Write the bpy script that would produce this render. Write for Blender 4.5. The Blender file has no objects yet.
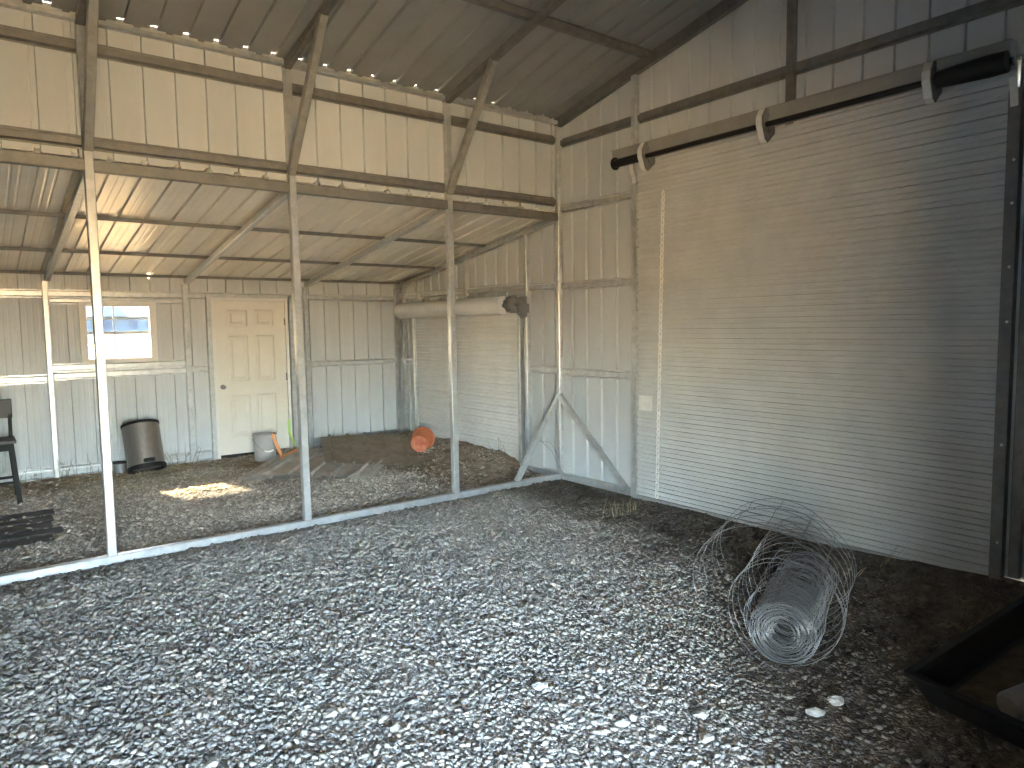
import bpy, bmesh, math, random
import numpy as np
from mathutils import Vector, Matrix, Euler

random.seed(7)
rng = np.random.default_rng(11)
SC = bpy.context.scene
COL = SC.collection
PI = math.pi
D = 3.768            # depth of the lean-to, partition line is y = 0, right end wall is x = 0
FR = -5.49           # front eave wall
XL = -12.19          # left end wall
FY = -9.26           # outer wall of the unseen front lean-to, added to shape the light
XF = [0.0, -1.463, -3.064, -4.572]   # steel frames

# ------------------------------------------------------------------ helpers
class MB:
    """collects vertices and faces, then links them as one mesh object"""
    def __init__(s):
        s.v = []; s.f = []
    def add(s, verts, faces):
        o = len(s.v)
        s.v.extend([tuple(map(float, p)) for p in verts])
        s.f.extend([tuple(i + o for i in f) for f in faces])
        return s
    def box(s, lo, hi, c=0.0):
        x0, y0, z0 = lo; x1, y1, z1 = hi
        if c <= 0:
            s.add([(x0,y0,z0),(x1,y0,z0),(x1,y1,z0),(x0,y1,z0),(x0,y0,z1),(x1,y0,z1),(x1,y1,z1),(x0,y1,z1)],
                  [(3,2,1,0),(4,5,6,7),(0,1,5,4),(1,2,6,5),(2,3,7,6),(3,0,4,7)])
        else:
            bm = bmesh.new()
            bmesh.ops.create_cube(bm, size=1)
            for v in bm.verts:
                v.co = Vector(((x0+x1)/2 + v.co.x*(x1-x0), (y0+y1)/2 + v.co.y*(y1-y0), (z0+z1)/2 + v.co.z*(z1-z0)))
            bmesh.ops.bevel(bm, geom=bm.edges[:], offset=c, segments=2, profile=0.5, affect='EDGES')
            s.bm(bm)
        return s
    def bm(s, bm, M=None):
        bm.verts.index_update()
        s.add([(M @ v.co) if M else v.co for v in bm.verts], [tuple(v.index for v in f.verts) for f in bm.faces])
        bm.free()
        return s
    def prism(s, sec, a, b, up=(0,0,1), closed=True, caps=True):
        """extrude a 2-D section (side, up) from a to b"""
        a = Vector(a); b = Vector(b); d = (b-a).normalized(); up = Vector(up)
        sd = d.cross(up)
        if sd.length < 1e-6: sd = d.cross(Vector((0,1,0)))
        sd.normalize(); u = sd.cross(d)
        n = len(sec)
        vs = [a + sd*p + u*q for p, q in sec] + [b + sd*p + u*q for p, q in sec]
        fs = [(i, (i+1) % n, n+(i+1) % n, n+i) for i in range(n if closed else n-1)]
        if closed and caps: fs += [tuple(range(n-1, -1, -1)), tuple(range(n, 2*n))]
        return s.add(vs, fs)
    def tube(s, pts, r, n=6, closed=False, taper=None):
        pts = [Vector(p) for p in pts]; m = len(pts); rings = []
        ref = Vector((0.3, 0.2, 0.93))
        for i, p in enumerate(pts):
            if closed: t = pts[(i+1) % m] - pts[i-1]
            else: t = pts[min(i+1, m-1)] - pts[max(i-1, 0)]
            t.normalize()
            sd = t.cross(ref)
            if sd.length < 1e-3: sd = t.cross(Vector((1,0,0)))
            sd.normalize(); u = sd.cross(t)
            rr = r if taper is None else r*(1 + (taper-1)*i/max(1, m-1))
            rings.append([p + sd*math.cos(2*PI*k/n)*rr + u*math.sin(2*PI*k/n)*rr for k in range(n)])
        vs = [q for g in rings for q in g]; fs = []
        for i in range(m if closed else m-1):
            j = (i+1) % m
            for k in range(n):
                fs.append((i*n+k, i*n+(k+1) % n, j*n+(k+1) % n, j*n+k))
        if not closed: fs += [tuple(range(n-1, -1, -1)), tuple(range((m-1)*n, m*n))]
        return s.add(vs, fs)
    def lathe(s, prof, M=None, n=40, closed=False):
        """revolve (r, z) round z; M places it"""
        M = M or Matrix.Identity(4); vs = []; fs = []
        for r, z in prof:
            for k in range(n):
                a = 2*PI*k/n; vs.append(M @ Vector((r*math.cos(a), r*math.sin(a), z)))
        m = len(prof)
        for i in range(m if closed else m-1):
            j = (i+1) % m
            for k in range(n):
                fs.append((i*n+k, i*n+(k+1) % n, j*n+(k+1) % n, j*n+k))
        if not closed:
            if prof[0][0] > 1e-6: fs.append(tuple(range(n-1, -1, -1)))
            if prof[-1][0] > 1e-6: fs.append(tuple(range((m-1)*n, m*n)))
        return s.add(vs, fs)
    def build(s, name, mat, parent=None, smooth=None):
        me = bpy.data.meshes.new(name)
        me.from_pydata(s.v, [], s.f); me.update()
        if mat is not None: me.materials.append(mat)
        o = bpy.data.objects.new(name, me); COL.objects.link(o)
        if smooth:
            me.polygons.foreach_set('use_smooth', [True]*len(me.polygons))
            if smooth < 3: me.set_sharp_from_angle(angle=smooth)
        if parent is not None:
            o.parent = parent
            o.matrix_parent_inverse = parent.matrix_world.inverted() if parent.type != 'EMPTY' else Matrix.Translation(-parent.location)
        return o

def tag(o, label, cat, group=None, kind=None):
    o['label'] = label; o['category'] = cat
    if group: o['group'] = group
    if kind: o['kind'] = kind
    return o
def struct(o, label=None):
    o['kind'] = 'structure'
    if label: o['label'] = label
    return o
def thing(name, label, cat, loc, group=None):
    o = bpy.data.objects.new(name, None); COL.objects.link(o)
    o.location = loc; o.empty_display_size = 0.1
    return tag(o, label, cat, group)

def rsec(w, h, c=0.006, oy=0.0):
    """rounded rectangular tube section"""
    a, b = w/2, h/2
    return [(-a+c,-b+oy),(a-c,-b+oy),(a,-b+c+oy),(a,b-c+oy),(a-c,b+oy),(-a+c,b+oy),(-a,b-c+oy),(-a,-b+c+oy)]
def hat(w, h, lip, t=0.003):
    """hat channel, crown down: section (side, up) open on top, flanges on top"""
    a = w/2; b = a - 0.012
    out = [(-a-lip, 0), (-a, 0), (-b, -h), (b, -h), (a, 0), (a+lip, 0)]
    inn = [(a+lip, t), (a-t, t), (b-t, -h+t), (-b+t, -h+t), (-a+t, t), (-a-lip, t)]
    return out + inn

# ------------------------------------------------------------------ materials
def mat(name, color, rough=0.6, metal=0.0, spec=0.5, noise=0.0, nscale=8.0, bump=0.0, bscale=60.0, dark=None, stretch=(1,1,1), detail=4.0):
    m = bpy.data.materials.new(name); m.use_nodes = True
    nt = m.node_tree; b = nt.nodes['Principled BSDF']
    b.inputs['Roughness'].default_value = rough
    b.inputs['Metallic'].default_value = metal
    b.inputs['Specular IOR Level'].default_value = spec
    c = tuple(color) + (1,)
    b.inputs['Base Color'].default_value = c
    if noise > 0 or bump > 0:
        tc = nt.nodes.new('ShaderNodeTexCoord'); mp = nt.nodes.new('ShaderNodeMapping')
        mp.inputs['Scale'].default_value = stretch
        nt.links.new(tc.outputs['Object'], mp.inputs['Vector'])
    if noise > 0:
        n = nt.nodes.new('ShaderNodeTexNoise'); n.inputs['Scale'].default_value = nscale; n.inputs['Detail'].default_value = detail
        n.inputs['Roughness'].default_value = 0.65
        nt.links.new(mp.outputs[0], n.inputs['Vector'])
        r = nt.nodes.new('ShaderNodeValToRGB')
        d = tuple(dark) + (1,) if dark else tuple(x*(1-noise) for x in color) + (1,)
        r.color_ramp.elements[0].position = 0.34; r.color_ramp.elements[1].position = 0.66
        r.color_ramp.elements[0].color = d; r.color_ramp.elements[1].color = c
        nt.links.new(n.outputs['Fac'], r.inputs['Fac']); nt.links.new(r.outputs['Color'], b.inputs['Base Color'])
    if bump > 0:
        n2 = nt.nodes.new('ShaderNodeTexNoise'); n2.inputs['Scale'].default_value = bscale; n2.inputs['Detail'].default_value = 3
        nt.links.new(mp.outputs[0], n2.inputs['Vector'])
        bp = nt.nodes.new('ShaderNodeBump'); bp.inputs['Strength'].default_value = bump; bp.inputs['Distance'].default_value = 0.01
        nt.links.new(n2.outputs['Fac'], bp.inputs['Height']); nt.links.new(bp.outputs[0], b.inputs['Normal'])
    return m

M_SHEET = mat('sheet_paint', (0.485,0.503,0.512), 0.42, 0.0, 0.5, 0.10, 2.2, 0.02, 30, stretch=(1,1,0.35))
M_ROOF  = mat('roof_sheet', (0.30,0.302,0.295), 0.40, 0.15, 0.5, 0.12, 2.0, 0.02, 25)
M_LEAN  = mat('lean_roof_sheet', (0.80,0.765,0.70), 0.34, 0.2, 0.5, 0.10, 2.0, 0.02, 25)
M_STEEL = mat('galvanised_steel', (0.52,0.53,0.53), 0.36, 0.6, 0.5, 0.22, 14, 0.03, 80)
M_DULL  = mat('dark_steel', (0.22,0.215,0.205), 0.5, 0.5, 0.5, 0.25, 12, 0.03, 80)  # darker copy of the galvanised steel, carries shade at the far jamb
M_CURT  = mat('door_curtain', (0.50,0.51,0.50), 0.45, 0.0, 0.5, 0.12, 3.0, 0.02, 40, stretch=(1,1,1))
M_CURT2 = mat('pale_curtain', (0.70,0.70,0.685), 0.45, 0.0, 0.5, 0.10, 3.0, 0.02, 40)
M_DOOR  = mat('door_paint', (0.65,0.615,0.55), 0.5, 0.0, 0.4, 0.06, 3.0)
M_WHITE = mat('white_trim', (0.66,0.64,0.61), 0.5, 0.0, 0.4, 0.06, 5.0)
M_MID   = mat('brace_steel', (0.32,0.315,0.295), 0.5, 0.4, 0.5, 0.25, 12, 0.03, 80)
M_HEAD  = mat('header_paint', (0.27,0.268,0.25), 0.5, 0.1, 0.4, 0.15, 6)
M_CHAIN = mat('chain_zinc', (0.80,0.78,0.74), 0.5, 0.0, 0.5, 0.15, 25)
M_BLACK = mat('black_steel', (0.018,0.017,0.016), 0.5, 0.3, 0.4, 0.3, 20)
M_BLACKP= mat('black_plastic', (0.013,0.012,0.011), 0.6, 0.0, 0.25, 0.3, 9)
M_GREY  = mat('grey_cast', (0.24,0.24,0.24), 0.5, 0.4, 0.5, 0.3, 18)
M_ZINC  = mat('zinc_plate', (0.72,0.71,0.68), 0.4, 0.3, 0.5, 0.12, 25)
M_WIRE  = mat('galvanised_wire', (0.25,0.25,0.25), 0.45, 0.6, 0.5, 0.25, 10)
M_BIN   = mat('brushed_can', (0.34,0.31,0.28), 0.36, 0.75, 0.5, 0.15, 6, stretch=(6,6,1))
M_BUCK  = mat('bucket_plastic', (0.38,0.36,0.35), 0.5, 0.0, 0.4, 0.14, 6)
M_ORANGE= mat('orange_plastic', (0.60,0.17,0.07), 0.55, 0.0, 0.4, 0.25, 9)
M_ORANGE_IN = mat('orange_base', (0.42,0.09,0.05), 0.7, 0.0, 0.3, 0.5, 14, dark=(0.55,0.22,0.12))
M_CORD  = mat('orange_strap', (0.75,0.33,0.14), 0.7)
M_LIME  = mat('lime_strap', (0.42,0.62,0.16), 0.7)
M_PANEL = mat('dusty_sheet', (0.34,0.285,0.215), 0.7, 0.0, 0.3, 0.35, 5, 0.1, 40)
M_PANEL2= mat('pale_dusty_sheet', (0.50,0.45,0.39), 0.65, 0.0, 0.3, 0.3, 6, 0.1, 40)
M_WOOD  = mat('weathered_board', (0.12,0.11,0.10), 0.85, 0.0, 0.2, 0.45, 6, 0.3, 30, stretch=(0.4,6,6))
M_STRAW = mat('straw', (0.42,0.34,0.20), 0.85, 0.0, 0.2, 0.4, 3)
M_WEED  = mat('dry_weed', (0.17,0.145,0.10), 0.9, 0.0, 0.2, 0.4, 9)
M_ROCK  = mat('pale_rock', (0.37,0.345,0.305), 0.85, 0.0, 0.3, 0.25, 22, 0.35, 60)
M_GRASS = mat('tan_field', (0.42,0.295,0.135), 0.9, 0.0, 0.2, 0.25, 0.5, 0.0)
M_HROOF = mat('slate_roof', (0.13,0.155,0.185), 0.7, 0.0, 0.3, 0.2, 3)
M_HWALL = mat('house_wall', (0.26,0.31,0.36), 0.8, 0.0, 0.3)
M_HWIN  = mat('house_window', (0.08,0.10,0.14), 0.3)

def glass_mat(name, tint):
    m = bpy.data.materials.new(name); m.use_nodes = True
    nt = m.node_tree; nt.nodes.clear()
    out = nt.nodes.new('ShaderNodeOutputMaterial'); t = nt.nodes.new('ShaderNodeBsdfTransparent')
    t.inputs['Color'].default_value = tint + (1,)
    g = nt.nodes.new('ShaderNodeBsdfGlossy'); g.inputs['Roughness'].default_value = 0.02
    mx = nt.nodes.new('ShaderNodeMixShader'); mx.inputs[0].default_value = 0.06
    nt.links.new(t.outputs[0], mx.inputs[1]); nt.links.new(g.outputs[0], mx.inputs[2]); nt.links.new(mx.outputs[0], out.inputs[0])
    return m
M_GLASS = glass_mat('dimming_glass_upper', (0.30,0.315,0.33))  # tint added to hold down the brightness of the outside view
M_GLASS_LOW = glass_mat('dimming_glass_lower', (0.5,0.475,0.435))  # weaker warm tint added, dims sun and view through the lower sash

# ------------------------------------------------------------------ noise for the ground
def vnoise(x, y, seed=0):
    xi = np.floor(x).astype(np.int64); yi = np.floor(y).astype(np.int64)
    fx = x - xi; fy = y - yi; fx = fx*fx*(3-2*fx); fy = fy*fy*(3-2*fy)
    def h(a, b):
        n = (a*374761393 + b*668265263 + seed*974711) & 0xffffffff
        n = ((n ^ (n >> 13))*1274126177) & 0xffffffff
        return ((n ^ (n >> 16)) & 0xffff)/65535.0
    return (h(xi,yi)*(1-fx)+h(xi+1,yi)*fx)*(1-fy) + (h(xi,yi+1)*(1-fx)+h(xi+1,yi+1)*fx)*fy
def fbm(x, y, seed=0, o=4):
    s = 0; a = 0.5; t = 0
    for i in range(o):
        s = s + a*vnoise(x*2**i, y*2**i, seed+i); t += a; a *= 0.55
    return s/t
def sstep(a, b, x):
    t = np.clip((x-a)/(b-a), 0, 1); return t*t*(3-2*t)

def ground_h(x, y):
    x = np.asarray(x, float); y = np.asarray(y, float)
    z = np.where(y < 0, -0.055, -0.035)
    z = -0.055 + 0.02*sstep(-0.15, 0.25, y)
    z = z + 0.035*sstep(3.0, 3.7, y)                                          # soil banked against the back wall
    z = z + 0.045*sstep(-0.9, -0.1, x)*sstep(-3.0, -4.2, y)
    m = np.exp(-((x+0.02)/0.62)**2)*sstep(0.35, 1.3, y)*sstep(3.75, 3.2, y)   # mound at the small roller door
    z = z + m*(0.17 + 0.10*(fbm(x*3, y*3, 5)-0.5))
    z = z + 0.05*np.exp(-((x+1.85)/0.25)**2 - ((y-3.55)/0.2)**2)              # soil heap beside the door
    z = z + 0.030*(fbm(x*1.1, y*1.1, 1)-0.5) + 0.016*(fbm(x*5, y*5, 2)-0.5)
    return z

def dirtness(x, y):
    """0 = clean grey gravel, 1 = brown soil"""
    n = fbm(x*1.6, y*1.6, 21) - 0.5; n2 = fbm(x*6, y*6, 31) - 0.5
    main = sstep(-1.45, -0.55, x + 0.9*n + 0.3*n2)                            # strip along the right wall
    corner = sstep(-0.15, 0.55, -(x*0.0) + (-(y) - 3.55)*0.9 + (x+2.1)*0.75 + 0.6*n)*(y < 0)
    main = np.maximum(main, corner)*(y < 0)
    lean = 0.30 + 0.9*n + 0.4*n2
    lean = np.maximum(lean, sstep(2.75, 3.3, y + 0.7*n))
    lean = np.maximum(lean, sstep(-1.75, -1.0, x + 0.9*n + 0.25*(y-1.0))*sstep(0.0,0.3,y))
    lean = np.maximum(lean, 0.8*sstep(0.5, 0.0, y))
    d = np.where(y < 0, main, lean)
    d = np.where(y < 0, np.maximum(d, 0.5*sstep(-0.5, 0.0, y + 0.3*n)), d)
    return np.clip(d, 0, 1)

# ------------------------------------------------------------------ floor
def grid_mesh(name, xs, ys, hf, material):
    X, Y = np.meshgrid(xs, ys); Z = hf(X, Y)
    nx, ny = len(xs), len(ys)
    co = np.stack([X.ravel(), Y.ravel(), Z.ravel()], 1)
    i = np.arange(nx*ny).reshape(ny, nx)
    f = np.stack([i[:-1,:-1].ravel(), i[:-1,1:].ravel(), i[1:,1:].ravel(), i[1:,:-1].ravel()], 1)
    me = bpy.data.meshes.new(name)
    me.vertices.add(len(co)); me.vertices.foreach_set('co', co.ravel())
    me.loops.add(f.size); me.loops.foreach_set('vertex_index', f.ravel())
    me.polygons.add(len(f)); me.polygons.foreach_set('loop_start', np.arange(len(f))*4)
    me.polygons.foreach_set('use_smooth', np.ones(len(f), bool))
    me.update(calc_edges=True)
    a = me.attributes.new('dirt', 'FLOAT', 'POINT'); a.data.foreach_set('value', dirtness(co[:,0], co[:,1]))
    a = me.attributes.new('dry', 'FLOAT', 'POINT'); a.data.foreach_set('value', sstep(-0.1, 0.3, co[:,1]))  # mask for the paler soil tone in the lean-to
    me.materials.append(material)
    o = bpy.data.objects.new(name, me); COL.objects.link(o)
    return o

def floor_mat():
    m = bpy.data.materials.new('gravel_and_soil'); m.use_nodes = True
    nt = m.node_tree; N = nt.nodes; L = nt.links; b = N['Principled BSDF']
    b.inputs['Roughness'].default_value = 0.95; b.inputs['Specular IOR Level'].default_value = 0.2
    tc = N.new('ShaderNodeTexCoord')
    at = N.new('ShaderNodeAttribute'); at.attribute_name = 'dirt'
    vo = N.new('ShaderNodeTexVoronoi'); vo.inputs['Scale'].default_value = 75; L.new(tc.outputs['Object'], vo.inputs['Vector'])
    cr = N.new('ShaderNodeValToRGB'); L.new(vo.outputs['Color'], cr.inputs['Fac'])
    cr.color_ramp.elements[0].color = (0.19,0.175,0.15,1); cr.color_ramp.elements[1].color = (0.47,0.435,0.38,1)
    no = N.new('ShaderNodeTexNoise'); no.inputs['Scale'].default_value = 9; no.inputs['Detail'].default_value = 8; L.new(tc.outputs['Object'], no.inputs['Vector'])
    c2 = N.new('ShaderNodeValToRGB'); L.new(no.outputs['Fac'], c2.inputs['Fac'])
    c2.color_ramp.elements[0].position = 0.3; c2.color_ramp.elements[1].position = 0.72
    c2.color_ramp.elements[0].color = (0.075,0.058,0.043,1); c2.color_ramp.elements[1].color = (0.23,0.185,0.14,1)
    mx = N.new('ShaderNodeMix'); mx.data_type = 'RGBA'
    ad2 = N.new('ShaderNodeAttribute'); ad2.attribute_name = 'dry'          # soil paler in the lean-to; main-bay shade is put into the darker tone
    c3 = N.new('ShaderNodeValToRGB'); L.new(no.outputs['Fac'], c3.inputs['Fac'])
    c3.color_ramp.elements[0].position = 0.3; c3.color_ramp.elements[1].position = 0.72
    c3.color_ramp.elements[0].color = (0.15,0.11,0.078,1); c3.color_ramp.elements[1].color = (0.36,0.285,0.21,1)
    m2 = N.new('ShaderNodeMix'); m2.data_type = 'RGBA'
    L.new(ad2.outputs['Fac'], m2.inputs['Factor']); L.new(c2.outputs[0], m2.inputs['A']); L.new(c3.outputs[0], m2.inputs['B'])
    L.new(at.outputs['Fac'], mx.inputs['Factor']); L.new(cr.outputs[0], mx.inputs['A']); L.new(m2.outputs['Result'], mx.inputs['B'])
    L.new(mx.outputs['Result'], b.inputs['Base Color'])
    n3 = N.new('ShaderNodeTexNoise'); n3.inputs['Scale'].default_value = 55; n3.inputs['Detail'].default_value = 5; L.new(tc.outputs['Object'], n3.inputs['Vector'])
    ad = N.new('ShaderNodeMath'); ad.operation = 'SUBTRACT'; L.new(n3.outputs['Fac'], ad.inputs[0]); L.new(vo.outputs['Distance'], ad.inputs[1])
    bp = N.new('ShaderNodeBump'); bp.inputs['Strength'].default_value = 0.9; bp.inputs['Distance'].default_value = 0.012
    L.new(ad.outputs[0], bp.inputs['Height']); L.new(bp.outputs[0], b.inputs['Normal'])
    return m
floor = grid_mesh('floor', np.linspace(XL, 0.03, 300), np.arange(FY, D+0.04, 0.04), ground_h, floor_mat())
struct(floor)

# gravel: loose stones nobody could count
def rock_protos(k, sub, flat):
    out = []
    for i in range(k):
        bm = bmesh.new(); bmesh.ops.create_icosphere(bm, subdivisions=sub, radius=1)
        co = np.array([v.co[:] for v in bm.verts]); f = np.array([[v.index for v in p.verts] for p in bm.faces]); bm.free()
        for _ in range(6):                                                     # chop facets
            n = rng.normal(size=3); n /= np.linalg.norm(n); dd = rng.uniform(0.55, 0.85)
            s = co @ n; over = np.maximum(s-dd, 0); co = co - over[:,None]*n*0.92
        co = co*(1 + rng.uniform(-0.10, 0.10, (len(co),1)))
        co = co*np.array([1.0, rng.uniform(0.62,0.95), flat*rng.uniform(0.75,1.2)])
        out.append((co, f))
    return out
def stone_mat():
    m = bpy.data.materials.new('limestone_gravel'); m.use_nodes = True
    nt = m.node_tree; N = nt.nodes; L = nt.links; b = N['Principled BSDF']
    b.inputs['Roughness'].default_value = 0.85; b.inputs['Specular IOR Level'].default_value = 0.3
    at = N.new('ShaderNodeAttribute'); at.attribute_name = 'tint'
    tc = N.new('ShaderNodeTexCoord')
    no = N.new('ShaderNodeTexNoise'); no.inputs['Scale'].default_value = 60; no.inputs['Detail'].default_value = 3; L.new(tc.outputs['Object'], no.inputs['Vector'])
    r = N.new('ShaderNodeMapRange'); r.inputs['To Min'].default_value = 0.75; r.inputs['To Max'].default_value = 1.2; L.new(no.outputs['Fac'], r.inputs['Value'])
    mx = N.new('ShaderNodeMix'); mx.data_type = 'RGBA'; mx.blend_type = 'MULTIPLY'; mx.inputs['Factor'].default_value = 1
    L.new(at.outputs['Color'], mx.inputs['A']); L.new(r.outputs[0], mx.inputs['B']); L.new(mx.outputs['Result'], b.inputs['Base Color'])
    return m
M_STONE = stone_mat()
def scatter(name, xy, size, protos, tints, sink=0.25):
    n = len(xy); V = []; F = []; T = []; o = 0
    which = rng.integers(0, len(protos), n)
    gz = ground_h(xy[:,0], xy[:,1])
    for pi, (co, f) in enumerate(protos):
        idx = np.where(which == pi)[0]
        if len(idx) == 0: continue
        k = len(idx); a = rng.uniform(0, 2*PI, k); tx = rng.normal(0, 0.30, k); ty = rng.normal(0, 0.30, k)
        s = size[idx]
        P = np.repeat(co[None], k, 0)*s[:,None,None]
        c, q = np.cos(tx)[:,None], np.sin(tx)[:,None]
        y = P[:,:,1]*c - P[:,:,2]*q; z = P[:,:,1]*q + P[:,:,2]*c
        c, q = np.cos(ty)[:,None], np.sin(ty)[:,None]
        x = P[:,:,0]*c + z*q; z = -P[:,:,0]*q + z*c
        c, q = np.cos(a)[:,None], np.sin(a)[:,None]
        X = x*c - y*q + xy[idx,0][:,None]; Y = x*q + y*c + xy[idx,1][:,None]
        zmin = z.min(1); Z = z - zmin[:,None] + (gz[idx] - sink*(-zmin)*1.0)[:,None]
        nv = co.shape[0]
        V.append(np.stack([X, Y, Z], 2).reshape(-1, 3))
        F.append((f[None] + (np.arange(k)*nv)[:,None,None] + o).reshape(-1, 3)); o += k*nv
        T.append(np.repeat(tints[idx], nv, 0))
    V = np.concatenate(V); F = np.concatenate(F); T = np.concatenate(T)
    me = bpy.data.meshes.new(name)
    me.vertices.add(len(V)); me.vertices.foreach_set('co', V.ravel())
    me.loops.add(F.size); me.loops.foreach_set('vertex_index', F.ravel().astype(np.int32))
    me.polygons.add(len(F)); me.polygons.foreach_set('loop_start', (np.arange(len(F))*3).astype(np.int32))
    me.update(calc_edges=True)
    a = me.attributes.new('tint', 'FLOAT_COLOR', 'POINT')
    a.data.foreach_set('color', np.concatenate([T, np.ones((len(T),1))], 1).ravel())
    me.materials.append(M_STONE)
    ob = bpy.data.objects.new(name, me); COL.objects.link(ob)
    return ob
def clump(x, y): return fbm(x*2.3, y*2.3, 77)
def make_gravel():
    def pts(n, x0, x1, y0, y1): return np.stack([rng.uniform(x0, x1, n), rng.uniform(y0, y1, n)], 1)
    def tint(xy, n, lo, hi):
        d = dirtness(xy[:,0], xy[:,1]); b = rng.uniform(0, 1, n)**1.7*(hi-lo)+lo
        w = np.clip(np.where(xy[:,1] > 0, 0.75 + 0.25*d, 0.95*d) + rng.normal(0, 0.12, n), 0, 1)[:,None]; b = b*(1 - np.where(xy[:,1] > 0, 0.2, 0.62)*d)
        cool = np.stack([b*1.02, b*0.925, b*0.795], 1); warm = np.stack([b*0.86, b*0.72, b*0.57], 1)
        return cool*(1-w) + warm*w
    P1 = rock_protos(14, 1, 0.46); P2 = rock_protos(10, 2, 0.46)
    # main bay, small and middle stones
    a = pts(125000, -6.3, -0.06, -5.45, -0.04)
    d = dirtness(a[:,0], a[:,1]); c = clump(a[:,0], a[:,1])
    keep = rng.uniform(0, 1, len(a)) < np.clip(1.05 - 0.62*d, 0.1, 1)*np.clip(0.55+0.9*c, 0.5, 1)
    a = a[keep]; s = np.clip(rng.lognormal(math.log(0.0098), 0.36, len(a)), 0.005, 0.021)*(1 + 0.30*sstep(-3.6, -1.2, a[:,1]))
    g = scatter('gravel', a, s, P1, tint(a, len(a), 0.26, 0.44)); tag(g, 'grey crushed limestone gravel covering the floor of the main bay', 'gravel', kind='stuff')
    # bigger stones near the camera are rounder
    a = pts(6500, -6.0, -0.4, -5.4, -0.1)
    d = dirtness(a[:,0], a[:,1]); keep = rng.uniform(0, 1, len(a)) < 1.0 - 0.88*d
    a = a[keep]; s = rng.uniform(0.012, 0.022, len(a))*(1 + 0.35*sstep(-3.6, -1.2, a[:,1]))
    g2 = scatter('gravel_coarse', a, s, P2, tint(a, len(a), 0.30, 0.43)); tag(g2, 'coarser pale stones mixed through the main bay gravel', 'gravel', kind='stuff')
    # lean-to
    a = pts(52000, -6.2, -0.06, 0.06, 3.7)
    d = dirtness(a[:,0], a[:,1]); keep = rng.uniform(0, 1, len(a)) < np.clip(0.95 - 0.78*d, 0.08, 1)
    a = a[keep]; s = np.clip(rng.lognormal(math.log(0.0122), 0.4, len(a)), 0.007, 0.036)
    g3 = scatter('gravel_lean_to', a, s, P1, tint(a, len(a), 0.36, 0.74)); tag(g3, 'brownish gravel and soil crumbs on the floor behind the posts', 'gravel', kind='stuff')
make_gravel()

ROCKS = [(-4.145,-3.095,.034),(-3.968,-3.271,.026),(-3.972,-3.391,.026),(-3.899,-3.284,.024),(-3.245,-3.512,.034),(-2.239,-3.117,.024),
         (-2.84,-4.151,.040),(-2.967,-4.28,.036),(-1.294,-3.198,.034),(-1.133,-2.33,.030),(-2.426,-4.465,.036),(-2.274,-4.477,.038),
         (-4.669,-3.134,.030),(-4.63,-2.976,.022),(-5.102,-2.209,.022),(-3.221,-3.906,.026),(-3.16,-3.976,.030)]
def make_rocks():
    pr = rock_protos(6, 3, 0.55)
    for i, (x, y, s) in enumerate(ROCKS):
        co, f = pr[i % 6]
        a = rng.uniform(0, 2*PI); c, q = math.cos(a), math.sin(a)
        p = co*s*np.array([1.15,1,1]); p = np.stack([p[:,0]*c-p[:,1]*q, p[:,0]*q+p[:,1]*c, p[:,2]], 1)
        m = MB(); m.add(p - np.array([0,0,p[:,2].min()]), f.tolist())
        o = m.build('rock', M_ROCK, None, 0.6)
        o.location = (x, y, float(ground_h(x, y)) - 0.004)
        tag(o, 'pale angular rock standing out larger than the gravel round it', 'rock', 'larger pale rocks on the gravel')
make_rocks()

# ------------------------------------------------------------------ ribbed sheet
RP = 0.2286
def rib_profile(s0, s1, phase=0.0, extra=(), minor=False):
    pts = []
    k0 = int(math.floor((s0-phase)/RP))-1; k1 = int(math.ceil((s1-phase)/RP))+1
    for k in range(k0, k1+1):
        c = phase + k*RP
        pts += [(c-0.026,0),(c-0.020,0.026),(c+0.020,0.026),(c+0.026,0)]
        for q in (0.085, 0.144) if minor else ():
            pts += [(c+q-0.012,0),(c+q-0.004,0.0022),(c+q+0.004,0.0022),(c+q+0.012,0)]
    pts.sort(); P = np.array(pts)
    ss = set(np.round(P[(P[:,0] > s0) & (P[:,0] < s1)][:,0], 5).tolist()) | {s0, s1}
    for e in extra:
        if s0 < e < s1: ss |= {e-1e-4, e+1e-4}
    ss = sorted(ss)
    return ss, np.interp(ss, P[:,0], P[:,1]).tolist()
def ribbed(name, s0, s1, lo, hi, fmap, material, phase=0.0, holes=(), parent=None, breaks=(), minor=False):
    """lo/hi: functions of s; holes: (sa, sb, la, lb); fmap(s, t, l) -> point"""
    ex = [e for h in holes for e in h[:2]] + list(breaks)
    S, T = rib_profile(s0, s1, phase, ex, minor)
    m = MB()
    for i in range(len(S)-1):
        a, b = S[i], S[i+1]; mid = (a+b)/2
        if b - a < 3e-4 and any(abs(mid-e) < 2e-4 for e in ex): 
            pass
        segs = [(None, None)]
        cuts = sorted([(h[2], h[3]) for h in holes if h[0] < mid < h[1]])
        la, lb, ha, hb = lo(a), lo(b), hi(a), hi(b)
        cur = None; strips = []
        start = (la, lb)
        for c0, c1 in cuts:
            if c0 > max(start): strips.append((start, (c0, c0)))
            start = (c1, c1)
        strips.append((start, (ha, hb)))
        for (l0, l1), (u0, u1) in strips:
            m.add([fmap(a, T[i], l0), fmap(b, T[i+1], l1), fmap(b, T[i+1], u1), fmap(a, T[i], u0)], [(0,1,2,3)])
    return m.build(name, material, parent)

RS = 0.2156                                   # main roof slope
LS = 0.153                                    # lean-to roof slope
def zr(y): return 4.020 + RS*(2.745 - abs(y+2.745)) if y > FR-1 else 4.02   # underside of the main roof sheet
def zl(y): return 2.980 - LS*y                # underside of the lean-to sheet

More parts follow.
